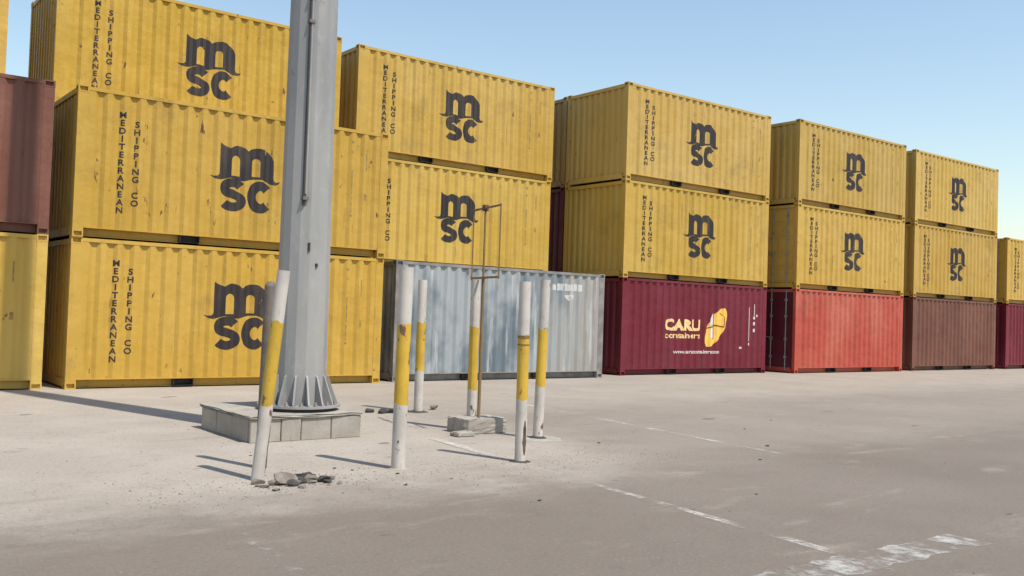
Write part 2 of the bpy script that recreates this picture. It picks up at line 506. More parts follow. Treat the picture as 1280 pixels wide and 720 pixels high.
def g_botrail(sgn):
    def f(bm):
        def seg(xa, xb, d0, d1, z0, z1):
            ya, yb = sorted((sgn * (W / 2 - d0), sgn * (W / 2 - d1)))
            box(bm, xa, xb, ya, yb, z0, z1)
        xe = L / 2 - 0.178
        seg(-xe, xe, 0.006, 0.150, 0.160, 0.176)
        cuts = [-xe, POCKETS[0] - 0.18, POCKETS[0] + 0.18, POCKETS[1] - 0.18, POCKETS[1] + 0.18, xe]
        for i in (0, 2, 4):
            seg(cuts[i], cuts[i + 1], 0.138, 0.150, 0.030, 0.160)
            seg(cuts[i], cuts[i + 1], 0.090, 0.138, 0.022, 0.030)
    return f
def g_pocket(sgn):
    def f(bm):
        for x in (-0.18, 0.18 - 0.008):
            ya, yb = sorted((sgn * (W / 2 - 0.020), sgn * (W / 2 - 0.80)))
            box(bm, x, x + 0.008, ya, yb, 0.030, 0.158)
        ya, yb = sorted((sgn * (W / 2 - 0.020), sgn * (W / 2 - 0.80)))
        box(bm, -0.172, 0.172, ya, yb, 0.030, 0.036)
        ya, yb = sorted((sgn * (W / 2 - 0.30), sgn * (W / 2 - 0.31)))
        box(bm, -0.172, 0.172, ya, yb, 0.036, 0.158)
    return f
def g_floor(bm):
    box(bm, -L / 2 + 0.06, L / 2 - 0.06, -W / 2 + 0.155, W / 2 - 0.155, 0.055, 0.168)
def g_endrail(sgn, top):
    def f(bm):
        xa, xb = sorted((sgn * (L / 2 - 0.008), sgn * (L / 2 - 0.095)))
        z0, z1 = (H - 0.12, H - 0.030) if top else (0.035, 0.172)
        box(bm, xa, xb, -W / 2 + 0.162, W / 2 - 0.162, z0, z1)
    return f
def g_door(side):            # one leaf of the door pair at the -X end
    def f(bm):
        ya, yb = (-W / 2 + 0.105, -0.006) if side < 0 else (0.006, W / 2 - 0.105)
        x = -L / 2
        box(bm, x + 0.022, x + 0.060, ya, yb, 0.180, H - 0.126)
        n = 5; h = (H - 0.126 - 0.18)
        for i in range(n):
            z0 = 0.18 + h * (i + 0.12) / n; z1 = 0.18 + h * (i + 0.88) / n
            box(bm, x + 0.010, x + 0.022, ya + 0.07, yb - 0.07, z0, z1)
    return f
def g_bar(bm):
    tube(bm, (0, 0, 0.09), (0, 0, H - 0.06), 0.017, n=10)
    for z in (0.45, 1.0, 1.7, 2.2): box(bm, -0.022, 0.026, -0.04, 0.04, z, z + 0.07)
def g_handle(bm):
    box(bm, -0.030, -0.018, -0.02, 0.40, 1.06, 1.095)
    box(bm, -0.034, 0.004, 0.34, 0.38, 1.03, 1.12)

# ---- lettering: flat shapes wrapped over the corrugations
def wrap(polys, key, lift=0.003):
    """polys: lists of (x, z) in container coordinates; sliced at each fold and laid on the wall"""
    bm = bmesh.new()
    for p in polys:
        try:
            bm.faces.new([bm.verts.new((x, 0, z)) for x, z in p])
        except ValueError:
            pass
    bmesh.ops.triangulate(bm, faces=bm.faces)
    xs = [v.co.x for v in bm.verts]
    lo, hi = min(xs), max(xs)
    for bx, _ in PROFILE:
        if lo < bx < hi:
            bmesh.ops.bisect_plane(bm, geom=bm.verts[:] + bm.edges[:] + bm.faces[:], plane_co=(bx, 0, 0), plane_no=(1, 0, 0), dist=1e-5)
    for v in bm.verts:
        v.co.y = wall_y(v.co.x) - lift
    bm.normal_update()
    for f in bm.faces:
        if f.normal.y > 0: f.normal_flip()
    me = bpy.data.meshes.new(key); bm.to_mesh(me); bm.free()
    return me

def text_polys(body, x, z, cap, width=None, bold=0.0, stacked=False, pitch=None, sx=1.0):
    """outlines of built-in font text; x,z = left/baseline (or column centre/top for stacked)"""
    out = []
    def run(s, px, pz, wfit, centre=False):
        cu = bpy.data.curves.new('txt', 'FONT')
        cu.body = s; cu.size = 1.0; cu.offset = bold; cu.resolution_u = 3
        o = bpy.data.objects.new('txt', cu); C.objects.link(o)
        bpy.context.view_layer.update()
        me = o.to_mesh()
        vs = [(v.co.x, v.co.y) for v in me.vertices]
        x0 = min(a for a, _ in vs); x1 = max(a for a, _ in vs)
        k = cap / 0.73
        kx = (wfit / (x1 - x0)) if wfit else k * sx
        if centre:
            kx = min(k * sx, cap * 1.1 / (x1 - x0))
            x0 = (x0 + x1) / 2
        for p in me.polygons:
            out.append([(px + (vs[i][0] - x0) * kx, pz + vs[i][1] * k) for i in p.vertices])
        o.to_mesh_clear()
        bpy.data.objects.remove(o); bpy.data.curves.remove(cu)
    if stacked:
        for i, ch in enumerate(body):
            if ch != ' ': run(ch, x, z - i * pitch - cap, None, True)
    else:
        run(body, x, z, width)
    return out

def ribbon(pts, w):
    """closed quads along a thick 2-D stroke"""
    out = []; n = len(pts); ed = []
    for i in range(n):
        a = pts[max(0, i - 1)]; b_ = pts[min(n - 1, i + 1)]
        dx, dz = b_[0] - a[0], b_[1] - a[1]; l = math.hypot(dx, dz) or 1
        ww = w[i] if isinstance(w, list) else w
        ed.append(((pts[i][0] - dz / l * ww / 2, pts[i][1] + dx / l * ww / 2), (pts[i][0] + dz / l * ww / 2, pts[i][1] - dx / l * ww / 2)))
    for (a, b_), (c_, d) in zip(ed, ed[1:]): out.append([a, b_, d, c_])
    return out
def arc(cx, cz, rx, rz, a0, a1, n=14):
    return [(cx + rx * math.cos(math.radians(a0 + (a1 - a0) * i / n)), cz + rz * math.sin(math.radians(a0 + (a1 - a0) * i / n))) for i in range(n + 1)]

LX, LZ = -0.53, 1.27          # lower left of the "m"
m_shape = [(0.0, 0.665), (0.10, 0.625), (0.20, 0.585), (0.26, 0.625), (0.33, 0.650), (0.41, 0.645), (0.48, 0.615), (0.54, 0.565),
           (0.60, 0.610), (0.68, 0.642), (0.78, 0.650), (0.88, 0.630), (0.96, 0.585), (1.02, 0.515), (1.05, 0.430), (1.055, 0.33),
           (1.055, 0.10), (1.07, 0.055), (1.11, 0.035), (1.16, 0.045), (1.21, 0.060), (1.17, 0.010), (1.10, -0.020), (1.02, -0.015),
           (0.94, 0.025), (0.84, 0.055), (0.72, 0.060), (0.60, 0.035), (0.50, 0.0), (0.40, -0.005), (0.30, 0.030), (0.20, 0.035),
           (0.10, 0.0), (0.0, -0.020), (-0.08, -0.010), (-0.17, 0.050), (-0.10, 0.035), (-0.03, 0.045), (0.0, 0.09)]
m_poly = [(LX + x, LZ + z) for x, z in m_shape]
s_path = arc(0.27, 0.40, 0.165, 0.105, 25, 262, 16) + arc(0.27, 0.165, 0.175, 0.115, 82, -152, 16)
c_path = arc(0.81, 0.28, 0.175, 0.215, 42, 318, 22)
sc = ribbon([(LX + x, LZ - 0.56 + z) for x, z in s_path], 0.165) + ribbon([(LX + x, LZ - 0.56 + z) for x, z in c_path], 0.18)
def counter(x0, x1, z0, z1):
    r = (x1 - x0) / 2
    return [(LX + x0, LZ + z0), (LX + x1, LZ + z0)] + [(LX + a, LZ + b_) for a, b_ in arc((x0 + x1) / 2, z1 - r, r, r, 0, 180, 8)]
def filled(outlines):
    """triangles of a flat shape whose later outlines are holes"""
    cu = bpy.data.curves.new('shape', 'CURVE'); cu.dimensions = '2D'; cu.fill_mode = 'BOTH'
    for pts in outlines:
        sp = cu.splines.new('POLY'); sp.points.add(len(pts) - 1); sp.use_cyclic_u = True
        for p_, (x, z) in zip(sp.points, pts): p_.co = (x, z, 0, 1)
    o = bpy.data.objects.new('shape', cu); C.objects.link(o)
    bpy.context.view_layer.update()
    me = o.to_mesh()
    out = [[(me.vertices[i].co.x, me.vertices[i].co.y) for i in p.vertices] for p in me.polygons]
    o.to_mesh_clear(); bpy.data.objects.remove(o); bpy.data.curves.remove(cu)
    return out
MSC_LOGO = wrap(filled([m_poly, counter(0.225, 0.40, 0.075, 0.46), counter(0.635, 0.785, 0.10, 0.45)]) + sc, 'logo')
MSC_TEXT = [wrap(text_polys('MEDITERRANEAN', -L / 2 + 0.75, 2.235, 0.108, stacked=True, pitch=0.139, bold=0.03), 'lettering'),
            wrap(text_polys('SHIPPING', -L / 2 + 1.00, 2.10, 0.108, stacked=True, pitch=0.139, bold=0.03), 'lettering'),
            wrap(text_polys('CO', -L / 2 + 1.00, 2.10 - 9 * 0.139, 0.108, stacked=True, pitch=0.139, bold=0.03), 'lettering')]
def smudge(x, rows, key):
    return [wrap([[(x - w, z0), (x + w, z0), (x + w, z1), (x - w, z1)]], key) for w, z0, z1 in rows]
MSC_MARK = smudge(L / 2 - 0.82, [(0.028, 2.30, 2.34), (0.02, 2.10, 2.15), (0.012, 1.25, 1.75), (0.012, 0.88, 1.2), (0.025, 0.80, 0.84)], 'marking') + \
            smudge(L / 2 - 0.50, [(0.012, 1.78, 2.12), (0.03, 1.16, 1.28)], 'marking')

CX = -L / 2
CARU = []
CARU.append(('lettering', wrap(text_polys('CARU', CX + 1.67, 1.235, 0.30, width=1.46, bold=0.05), 'lettering'), 'pale_gold_print'))
CARU.append(('lettering', wrap(text_polys('containers', CX + 1.68, 1.010, 0.165, width=1.45, bold=0.02), 'lettering'), 'pale_gold_print'))
CARU.append(('lettering', wrap(text_polys('www.carucontainers.com', CX + 2.05, 0.585, 0.105, width=1.93, bold=0.02), 'lettering'), 'white_print'))
def rot(pts, cx, cz, a):
    ca, sa = math.cos(math.radians(a)), math.sin(math.radians(a))
    return [(cx + x * ca - z * sa, cz + x * sa + z * ca) for x, z in pts]
ell = rot(arc(0, 0, 0.68, 0.31, 0, 360, 36)[:-1], CX + 3.80, 1.33, 50)
CARU.append(('logo', wrap([ell], 'logo'), 'gold_print'))
CARU.append(('logo_line', wrap([rot(p, CX, 0, 0) for p in (
    [(3.655, 1.00), (3.715, 0.98), (3.715, 1.80), (3.655, 1.77)],
    [(3.715, 1.37), (4.13, 1.33), (4.13, 1.365), (3.715, 1.41)],
    [(4.11, 1.365), (4.145, 1.36), (4.16, 1.62), (4.125, 1.64)],
    [(3.95, 1.74), (4.125, 1.64), (4.16, 1.62), (3.97, 1.765)],
    [(3.40, 1.28), (3.655, 1.34), (3.655, 1.375), (3.40, 1.31)])], 'logo_line', 0.006), 'wine_line'))
CARU.append(('logo_panel', wrap([rot(p, CX, 0, 0) for p in (
    [(3.52, 1.39), (3.652, 1.40), (3.652, 1.745), (3.60, 1.70), (3.54, 1.58)], [(3.54, 1.03), (3.652, 1.00), (3.652, 1.335), (3.54, 1.31)])], 'logo_panel', 0.006), 'white_print'))  # white side panel of the printed emblem
CARU += [('marking', q_, 'white_print') for q_ in smudge(L / 2 - 0.80, [(0.010, 0.95, 1.95), (0.02, 0.82, 0.9)], 'marking')]
CARU += [('marking', q_, 'white_print') for q_ in smudge(L / 2 - 0.56, [(0.03, 1.60, 1.68), (0.03, 1.42, 1.52), (0.010, 1.7, 2.05), (0.03, 1.22, 1.32)], 'marking')]
CARU += [('marking', q_, 'white_print') for q_ in smudge(L / 2 - 0.40, [(0.04, 1.68, 1.74)], 'marking')]
CARU += [('marking', q_, 'white_print') for q_ in smudge(L / 2 - 1.15, [(0.03, 0.72, 0.78)], 'marking')]

BLUE = [('marking', wrap([p_], 'marking'), 'faded_white_print') for p_ in ([(CX + 4.36 + i * 0.165, 2.13 - i * 0.002), (CX + 4.36 + i * 0.165 + w, 2.13), (CX + 4.36 + i * 0.165 + w, 2.13 + h), (CX + 4.36 + i * 0.165, 2.14 + h)]
                          for i, (w, h) in enumerate(((0.10, 0.13), (0.15, 0.16), (0.15, 0.17), (0.14, 0.15), (0.15, 0.17), (0.14, 0.16))))] + [
        ('marking', wrap([[(CX + 4.74, 2.02), (CX + 5.06, 2.04), (CX + 5.04, 1.94), (CX + 4.95, 1.86), (CX + 4.88, 1.90)]], 'marking'), 'faded_white_print')]

def container(x, y, tier, paint_key, label, ends='wall', frame=None, print_='msc', group=None, dz=0.0, door_shade_paint=None):
    t = thing('shipping_container', label, 'container', (x + L / 2, y + W / 2, tier * H + dz), group)
    pm = MAT[paint_key] if paint_key in MAT else paint_variant(paint_key); fm = MAT[frame] if frame else pm
    link('side_wall', cached('side_wall_front', g_side(1)), pm, t)
    link('side_wall', cached('side_wall_back', g_side(-1)), pm, t)
    link('end_wall', cached('end_wall_right', g_end(1)), pm, t)
    if ends == 'door':
        for s in (-1, 1):
            d = link('door', cached('door%d' % s, g_door(s)), paint_variant(door_shade_paint) if door_shade_paint else pm, t)
            for k in (0.30, 0.78):
                yb = s * (W / 2 - 0.105) * k
                link('locking_bar', cached('locking_bar', g_bar), MAT['bar'], d, (-L / 2 - 0.006 + 0.0, yb, 0))
            link('handle', cached('handle', g_handle), MAT['bar'], d, (-L / 2, s * 0.34 - (0.0 if s > 0 else 0.06), 0))
    else:
        link('end_wall', cached('end_wall_left', g_end(-1)), pm, t)
    link('roof', cached('roof', g_roof), pm, t)
    link('floor', cached('floor', g_floor), MAT['dark'], t)
    for sx in (-1, 1):
        for sy in (-1, 1):
            link('corner_post', cached('corner_post%d%d' % (sx, sy), g_post(sx, sy)), fm, t)
            for top in (0, 1):
                link('corner_casting', cached('corner_casting%d%d%d' % (sx, sy, top), g_casting(sx, sy, top)), fm, t)
        link('end_rail', cached('end_rail_top%d' % sx, g_endrail(sx, True)), fm, t)
        link('end_rail', cached('end_rail_bottom%d' % sx, g_endrail(sx, False)), fm, t)
    for sy in (-1, 1):
        link('top_rail', cached('top_rail%d' % sy, g_toprail(sy)), fm, t)
        r = link('bottom_rail', cached('bottom_rail%d' % sy, g_botrail(sy)), fm, t)
        if sy < 0:
            for px in POCKETS:
                link('forklift_pocket', cached('forklift_pocket', g_pocket(-1)), MAT['dark'], r, (px, 0, 0))
    if print_ == 'msc':
        lo = link('logo', MSC_LOGO, MAT['ink'], t); lo['label'] = 'black round letters msc with a wave line'
        for q in MSC_TEXT: link('lettering', q, MAT['ink'], t)['label'] = 'column of small black capitals'
        for q in MSC_MARK: link('marking', q, MAT['faint'], t)
    elif print_ == 'caru':
        for nm, me, mk in CARU: link(nm, me, MAT[mk], t)
    elif print_ == 'blue':
        for nm, me, mk in BLUE: link(nm, me, MAT[mk], t)
    return t

G = 0.003
# front row, left stack beside the lamp mast
LXp, LYp = 9.949 - L, 17.236
container(LXp, LYp, 0, 'yellow_warm', 'warm yellow msc container on the ground right behind the lamp mast')
container(LXp, LYp - 0.02, 1, 'yellow_warm', 'warm yellow msc container, upper of the two stacked behind the lamp mast')
# row behind it
TX, TY = 10.055 - L, 19.70
container(TX, TY, 0, 'brown', 'brown container on the ground hidden behind the yellow pair at the lamp mast', print_=None)
container(TX, TY, 1, 'yellow', 'yellow container at mid height hidden behind the yellow pair at the lamp mast', print_='msc')
container(TX, TY, 2, 'yellow_warm', 'yellow container rising above and behind the yellow pair at the lamp mast')
# stack behind the grey blue container
MX, MY = 10.591, 19.874
container(MX, MY, 0, 'brown', 'brown container on the ground hidden behind the weathered grey blue one', print_=None)
container(MX - 0.04, MY, 1, 'yellow', 'yellow msc container just above and behind the weathered grey blue container')
container(MX, MY, 2, 'yellow', 'yellow msc container topping the stack behind the weathered grey blue container')
container(10.355, 17.407, 0, 'blue', 'weathered grey blue container standing alone on the ground with rust stains', frame='blue_frame', print_='blue')
# stack over the wine red container, and the one behind it
RX, RY = 17.546, 17.924
container(RX, RY, 0, 'wine', 'wine red container with golden oval logo and web address on the ground', print_='caru')
container(RX, RY, 1, 'yellow', 'yellow msc container resting directly on the wine red logo container')
container(RX, RY, 2, 'yellow_pale', 'yellow msc container topping the stack over the wine red logo container')
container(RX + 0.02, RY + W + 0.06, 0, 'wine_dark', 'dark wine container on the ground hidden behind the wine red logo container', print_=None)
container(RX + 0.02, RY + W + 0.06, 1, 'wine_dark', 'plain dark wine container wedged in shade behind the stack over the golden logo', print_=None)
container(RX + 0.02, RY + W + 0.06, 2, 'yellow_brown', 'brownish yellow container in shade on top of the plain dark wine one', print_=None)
# stack over the faded red container
QX, QY = 24.44, 17.482
container(QX, QY, 0, 'red', 'faded bright red container on the ground with shade painted into its end doors', ends='door', print_=None, door_shade_paint='wine_dark')  # doors darker than the red walls: shade of this end painted into their colour
container(QX, QY, 1, 'yellow', 'yellow msc container resting directly on the faded bright red container', ends='door')
container(QX, QY, 2, 'yellow_pale', 'yellow msc container topping the stack over the faded bright red container')
# the rows run on past both sides
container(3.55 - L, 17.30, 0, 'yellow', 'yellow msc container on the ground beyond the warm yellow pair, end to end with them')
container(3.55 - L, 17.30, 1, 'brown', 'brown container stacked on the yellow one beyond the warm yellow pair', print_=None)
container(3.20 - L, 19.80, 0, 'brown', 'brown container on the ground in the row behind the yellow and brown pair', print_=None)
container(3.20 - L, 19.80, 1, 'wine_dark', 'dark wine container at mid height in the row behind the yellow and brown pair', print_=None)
container(3.20 - L, 19.80, 2, 'yellow', 'yellow msc container rising behind the brown container on the yellow one')
container(31.35, 17.60, 0, 'brown', 'brown container on the ground next beyond the faded bright red one', print_=None)
container(31.35, 17.60, 1, 'yellow', 'yellow msc container resting on the brown one beyond the red one')
container(31.35, 17.60, 2, 'yellow_pale', 'yellow msc container topping the stack over the brown one beyond the red one')
container(38.15, 17.55, 0, 'wine', 'plain wine red container on the ground at the far end of the row', print_=None)
container(38.15, 17.55, 1, 'yellow', 'yellow msc container on the plain wine red one at the far end of the row', ends='door')

# ---------------------------------------------------------------- lamp mast on its plinth
PX, PY, PZ = 5.01, 10.575, 0.30
pl = thing('concrete_plinth', 'low square concrete plinth under the tall grey lamp mast', 'plinth', (4.87, 10.78, 0))
bm = bmesh.new(); box(bm, -0.64, 0.64, -0.70, 0.74, 0, 0.262)
link('core', mesh_from(bm, 'core'), MAT['concrete'], pl)
bm = bmesh.new(); box(bm, -0.70, 0.70, -0.76, 0.80, 0.262, 0.30)
bmesh.ops.subdivide_edges(bm, edges=bm.edges[:], cuts=7, use_grid_fill=True)
for vv in bm.verts:
    if abs(vv.co.x) > 0.69 or vv.co.y < -0.75 or vv.co.y > 0.79:
        vv.co += Vector((rng.uniform(-.012, .012), rng.uniform(-.012, .012), rng.uniform(-.006, .0)))
link('top_slab', mesh_from(bm, 'top_slab'), MAT['concrete'], pl)
def facing(x0, x1, y0, y1):
    bm = bmesh.new(); box(bm, x0, x1, y0, y1, 0.0, 0.258)
    for vv in bm.verts: vv.co += Vector((rng.uniform(-.006, .006), rng.uniform(-.008, .008), rng.uniform(-.004, .002)))
    bmesh.ops.bevel(bm, geom=bm.edges[:], offset=0.008, segments=1, affect='EDGES')
    link('concrete_block', mesh_from(bm, 'concrete_block'), MAT['concrete'], pl)
xs = [-0.69, -0.32, -0.08, 0.30, 0.69]
for a, b_ in zip(xs, xs[1:]):
    facing(a + 0.006, b_ - 0.006, -0.75, -0.700)
    facing(a + 0.006, b_ - 0.006, 0.742, 0.79)
ys = [-0.69, -0.22, 0.26, 0.735]
for a, b_ in zip(ys, ys[1:]):
    facing(-0.69, -0.642, a + 0.006, b_ - 0.006)
    facing(0.642, 0.69, a + 0.006, b_ - 0.006)

lm = thing('lamp_mast', 'tall faceted grey galvanised lamp mast with finned foot and cable', 'lamp post', (PX, PY, PZ))
NF = 16
def ring_pts(r, z, n=NF, a0=0.13):
    return [Vector((r * math.cos(a0 + 2 * math.pi * i / n), r * math.sin(a0 + 2 * math.pi * i / n), z)) for i in range(n)]
bm = bmesh.new()
zs = [(0.035, 0.318), (5, 0.285), (12, 0.235), (24, 0.15)]
rings = [[bm.verts.new(p) for p in ring_pts(r, z)] for z, r in zs]
for a, b_ in zip(rings, rings[1:]):
    for i in range(NF): bm.faces.new((a[i], a[(i + 1) % NF], b_[(i + 1) % NF], b_[i]))
bm.faces.new(rings[-1])
link('shaft', mesh_from(bm, 'shaft'), MAT['mast'], lm)
bm = bmesh.new(); tube(bm, (0, 0, 0.040), (0, 0, 0.068), 0.49, n=40)
link('base_plate', mesh_from(bm, 'base_plate'), MAT['mast'], lm)
bm = bmesh.new(); tube(bm, (0, 0, 0.0), (0, 0, 0.040), 0.44, n=32)
link('grout_ring', mesh_from(bm, 'grout_ring'), MAT['dark'], lm)
bmf = bmesh.new()
pts = [(0.30, 0.069), (0.455, 0.069), (0.455, 0.085), (0.335, 0.40), (0.31, 0.42)]
a = [bmf.verts.new((x, -0.011, z)) for x, z in pts]; b2 = [bmf.verts.new((x, 0.011, z)) for x, z in pts]
bmf.faces.new(a); bmf.faces.new(b2[::-1])
for i in range(len(pts)): bmf.faces.new((a[i], a[(i + 1) % 5], b2[(i + 1) % 5], b2[i]))
fin = mesh_from(bmf, 'fin')
bmb = bmesh.new(); tube(bmb, (0, 0, 0.065), (0, 0, 0.115), 0.016, n=6); tube(bmb, (0, 0, 0.069), (0, 0, 0.09), 0.028, n=6)
bolt = mesh_from(bmb, 'bolt')
for i in range(16):
    an = 0.2 + 2 * math.pi * i / 16
    o = link('fin', fin, MAT['mast'], lm); o.rotation_euler = (0, 0, an)
    a2 = an + math.pi / 16
    link('bolt', bolt, MAT['bar'], lm, (0.435 * math.cos(a2), 0.435 * math.sin(a2), 0))
# cable in a split conduit down the face towards the yard
fa = math.atan2(-0.80, -0.43)
def face_pt(z, da=0.0, out=0.012):
    r = 0.318 - (z - 0.035) * 0.0066
    return Vector(((r + out) * math.cos(fa + da), (r + out) * math.sin(fa + da), z))
bm = bmesh.new(); tube(bm, face_pt(2.55), face_pt(9), 0.014, n=8); link('conduit', mesh_from(bm, 'conduit'), MAT['mast'], lm)
bm = bmesh.new(); tube(bm, face_pt(2.42, -0.075), face_pt(9, -0.075), 0.017, n=8); link('cable', mesh_from(bm, 'cable'), MAT['dark'], lm)
for z in (2.5, 4.6, 4.9):
    bm = bmesh.new(); p = face_pt(z, -0.03, 0.01); box(bm, p.x - 0.035, p.x + 0.035, p.y - 0.03, p.y + 0.03, z - 0.02, z + 0.02)
    link('clamp', mesh_from(bm, 'clamp'), MAT['grey_post'], lm)
for z, da, hh in ((1.93, 0.20, 0.05), (1.72, 0.52, 0.02)):
    bm = bmesh.new(); p = face_pt(z, da, 0.0); tube(bm, p + Vector((0, 0, -hh)), p + Vector((0, 0, hh)), 0.016, n=8)
    link('bolt_hole', mesh_from(bm, 'bolt_hole'), MAT['dark'], lm)

# ---------------------------------------------------------------- striped posts
def post(label, base, vec, r, bands, extras=None):
    t = thing('striped_post', label, 'post', base, 'white and yellow striped posts')
    vec = Vector(vec); n = 22
    q = vec.to_track_quat('Z', 'X').to_matrix()
    for f0, f1, key in bands:
        bm = bmesh.new(); prev = None; ring0 = None
        seg = max(2, int((f1 - f0) * 10))
        for j in range(seg + 1):
            f = f0 + (f1 - f0) * j / seg
            rr = r
            edge = 0.0 if j not in (0, seg) or f in (0, 1) else 1.0
            wob = [edge * (0.010 * math.sin(2 * (2 * math.pi * i / n) + f * 40) + 0.006 * math.sin(5 * (2 * math.pi * i / n) + f * 90)) for i in range(n)]
            ring = [bm.verts.new(vec * (f + wob[i] / vec.length) + q @ Vector((rr * math.cos(2 * math.pi * i / n) * (1 + rng.uniform(-.012, .012)), rr * math.sin(2 * math.pi * i / n) * (1 + rng.uniform(-.012, .012)), 0))) for i in range(n)]
            if prev:
                for i in range(n):
                    fc = bm.faces.new((prev[i], prev[(i + 1) % n], ring[(i + 1) % n], ring[i])); fc.smooth = True
            else:
                bm.faces.new([bm.verts.new(v.co) for v in ring[::-1]])
            prev = ring
        bm.faces.new([bm.verts.new(v.co) for v in prev])
        o = link('painted_band', mesh_from(bm, 'painted_band'), MAT[key], t)
        o['label'] = 'chipped %s painted band' % ('white' if 'white' in key else 'yellow')
    return t, q, vec
def std(a, b_): return [(0, a, 'post_white'), (a, b_, 'post_yellow'), (b_, 1, 'post_white')]

def patch(t, q, vec, r, f0, f1, ang, half, mat, name):
    bm = bmesh.new(); prev = None
    for j in range(9):
        f = f0 + (f1 - f0) * j / 8
        k = half * math.sin(math.pi * (0.08 + 0.84 * j / 8)) * rng.uniform(0.7, 1.1)
        row = [bm.verts.new(vec * f + q @ Vector(((r + 0.003) * math.cos(ang + s * k), (r + 0.003) * math.sin(ang + s * k), 0))) for s in (-1, -.5, 0, .5, 1)]
        if prev:
            for i in range(4): bm.faces.new((prev[i], prev[i + 1], row[i + 1], row[i]))
        prev = row
    link(name, mesh_from(bm, name), MAT[mat], t)
def collar(t, z, r0, r1, h, mat, name, n=18):
    bm = bmesh.new()
    lo = [bm.verts.new((r0 * rng.uniform(.85, 1.15) * math.cos(2 * math.pi * i / n), r0 * rng.uniform(.85, 1.15) * math.sin(2 * math.pi * i / n), 0.001)) for i in range(n)]
    hi = [bm.verts.new((r1 * math.cos(2 * math.pi * i / n), r1 * math.sin(2 * math.pi * i / n), h)) for i in range(n)]
    for i in range(n): bm.faces.new((lo[i], lo[(i + 1) % n], hi[(i + 1) % n], hi[i]))
    bm.faces.new(hi)
    link(name, mesh_from(bm, name), MAT[mat], t)

t, q, vec = post('tilted striped post in front of the lamp mast, broken ground at its foot', (3.38, 7.91, 0), (0.128, -0.099, 1.837), 0.056,
                 [(0, 0.355, 'post_white'), (0.355, 0.755, 'post_yellow'), (0.755, 1, 'post_white')])
patch(t, q, vec, 0.056, 0.03, 0.26, math.radians(200), 0.5, 'rust', 'rust_patch')
t, q, vec = post('stout striped post beside the plinth of the lamp mast, upright', (4.78, 7.87, 0), (0.012, -0.009, 1.938), 0.068, std(0.32, 0.715))
collar(t, 0, 0.10, 0.074, 0.012, 'concrete', 'concrete_collar')
t, q, vec = post('striped post close before the corner of the grey blue container', (7.70, 12.16, 0), (0.004, 0, 1.99), 0.068, std(0.31, 0.68))
collar(t, 0, 0.16, 0.10, 0.02, 'rubble_dark', 'broken_collar')
t, q, vec = post('striped post standing on the small concrete block beside the thin pipe', (7.17, 10.035, 0.19), (0.0, 0, 1.755), 0.062, std(0.19, 0.655))
t, q, vec = post('striped post with a long rust wound in its lower white band', (6.14, 7.70, 0), (-0.006, 0.004, 1.861), 0.060, std(0.345, 0.70))
va = math.atan2(-0.61 * 0.2 - 0.79, -0.79 * 0 + 0.15)
patch(t, q, vec, 0.060, 0.04, 0.22, 0, 0.01, 'rust', 'rust_patch')
WOUND = (t, q, vec)
collar(t, 0, 0.11, 0.07, 0.014, 'rubble_dark', 'broken_collar')
t, q, vec = post('striped post on a pale round concrete patch beyond the rusted one', (7.48, 9.05, 0), (0.029, -0.022, 1.955), 0.062, std(0.33, 0.69))
collar(t, 0, 0.30, 0.26, 0.008, 'concrete', 'concrete_pad')
collar(t, 0, 0.12, 0.07, 0.03, 'rubble_dark', 'broken_collar')
# the wound faces the yard: find the direction in the post's own frame
t, q, vec = WOUND
for ch in list(t.children):
    if ch.name.startswith('rust_patch'): bpy.data.objects.remove(ch)
dirw = q.inverted() @ Vector((0.05, -1.0, 0)).normalized()
patch(t, q, vec, 0.060, 0.04, 0.23, math.atan2(dirw.y, dirw.x), 0.42, 'rust', 'rust_patch')
bm = bmesh.new(); tube(bm, vec * 0.685, vec * 0.70, 0.064, n=20); tube(bm, vec * 0.645, vec * 0.652, 0.063, n=20)
link('band_ring', mesh_from(bm, 'band_ring'), MAT['ochre'], t)

gp = thing('steel_post', 'dull grey brown steel post leaning behind the tilted striped post', 'post', (3.655, 8.48, 0))
bm = bmesh.new(); tube(bm, (0, 0, 0), (0.020, -0.015, 1.70), 0.055, n=20)
link('shaft', mesh_from(bm, 'shaft'), MAT['grey_post'], gp)
bm = bmesh.new()
bmesh.ops.create_uvsphere(bm, u_segments=18, v_segments=9, radius=0.055, matrix=Matrix.Translation((0.020, -0.015, 1.70)))
for f in bm.faces: f.smooth = True
link('rounded_cap', mesh_from(bm, 'rounded_cap'), MAT['grey_post'], gp)

# ---------------------------------------------------------------- sign frame on its block
def rough_block(name, x0, x1, y0, y1, z0, z1, loc, jit, mat, cuts=5, chop=None, bev=0.012):
    bm = bmesh.new(); box(bm, x0, x1, y0, y1, z0, z1)
    bmesh.ops.bevel(bm, geom=bm.edges[:], offset=bev, segments=2, affect='EDGES')
    bmesh.ops.subdivide_edges(bm, edges=[e for e in bm.edges if e.calc_length() > 0.08], cuts=cuts, use_grid_fill=True)
    for v in bm.verts:
        v.co += Vector((rng.uniform(-jit, jit), rng.uniform(-jit, jit), rng.uniform(-jit, jit) if v.co.z > z0 + 0.02 else 0))
        if chop: chop(v)
    return link(name, mesh_from(bm, name), MAT[mat], None, loc)
def chop(v):
    d = (v.co.x + 0.30) + (v.co.y + 0.22) - 0.05
    if d < 0: v.co.x -= d * 0.6; v.co.y -= d * 0.6
tag(rough_block('concrete_block', -0.30, 0.31, -0.22, 0.25, 0, 0.19, (7.14, 9.86, 0), 0.006, 'concrete', chop=chop),
    'small rough concrete footing block under the thin ochre sign pipe', 'concrete block')
tag(rough_block('concrete_slab', -0.13, 0.13, -0.09, 0.10, 0, 0.055, (6.74, 9.60, 0.0), 0.006, 'concrete', 3),
    'thin broken concrete slab lying against the small footing block', 'concrete slab')
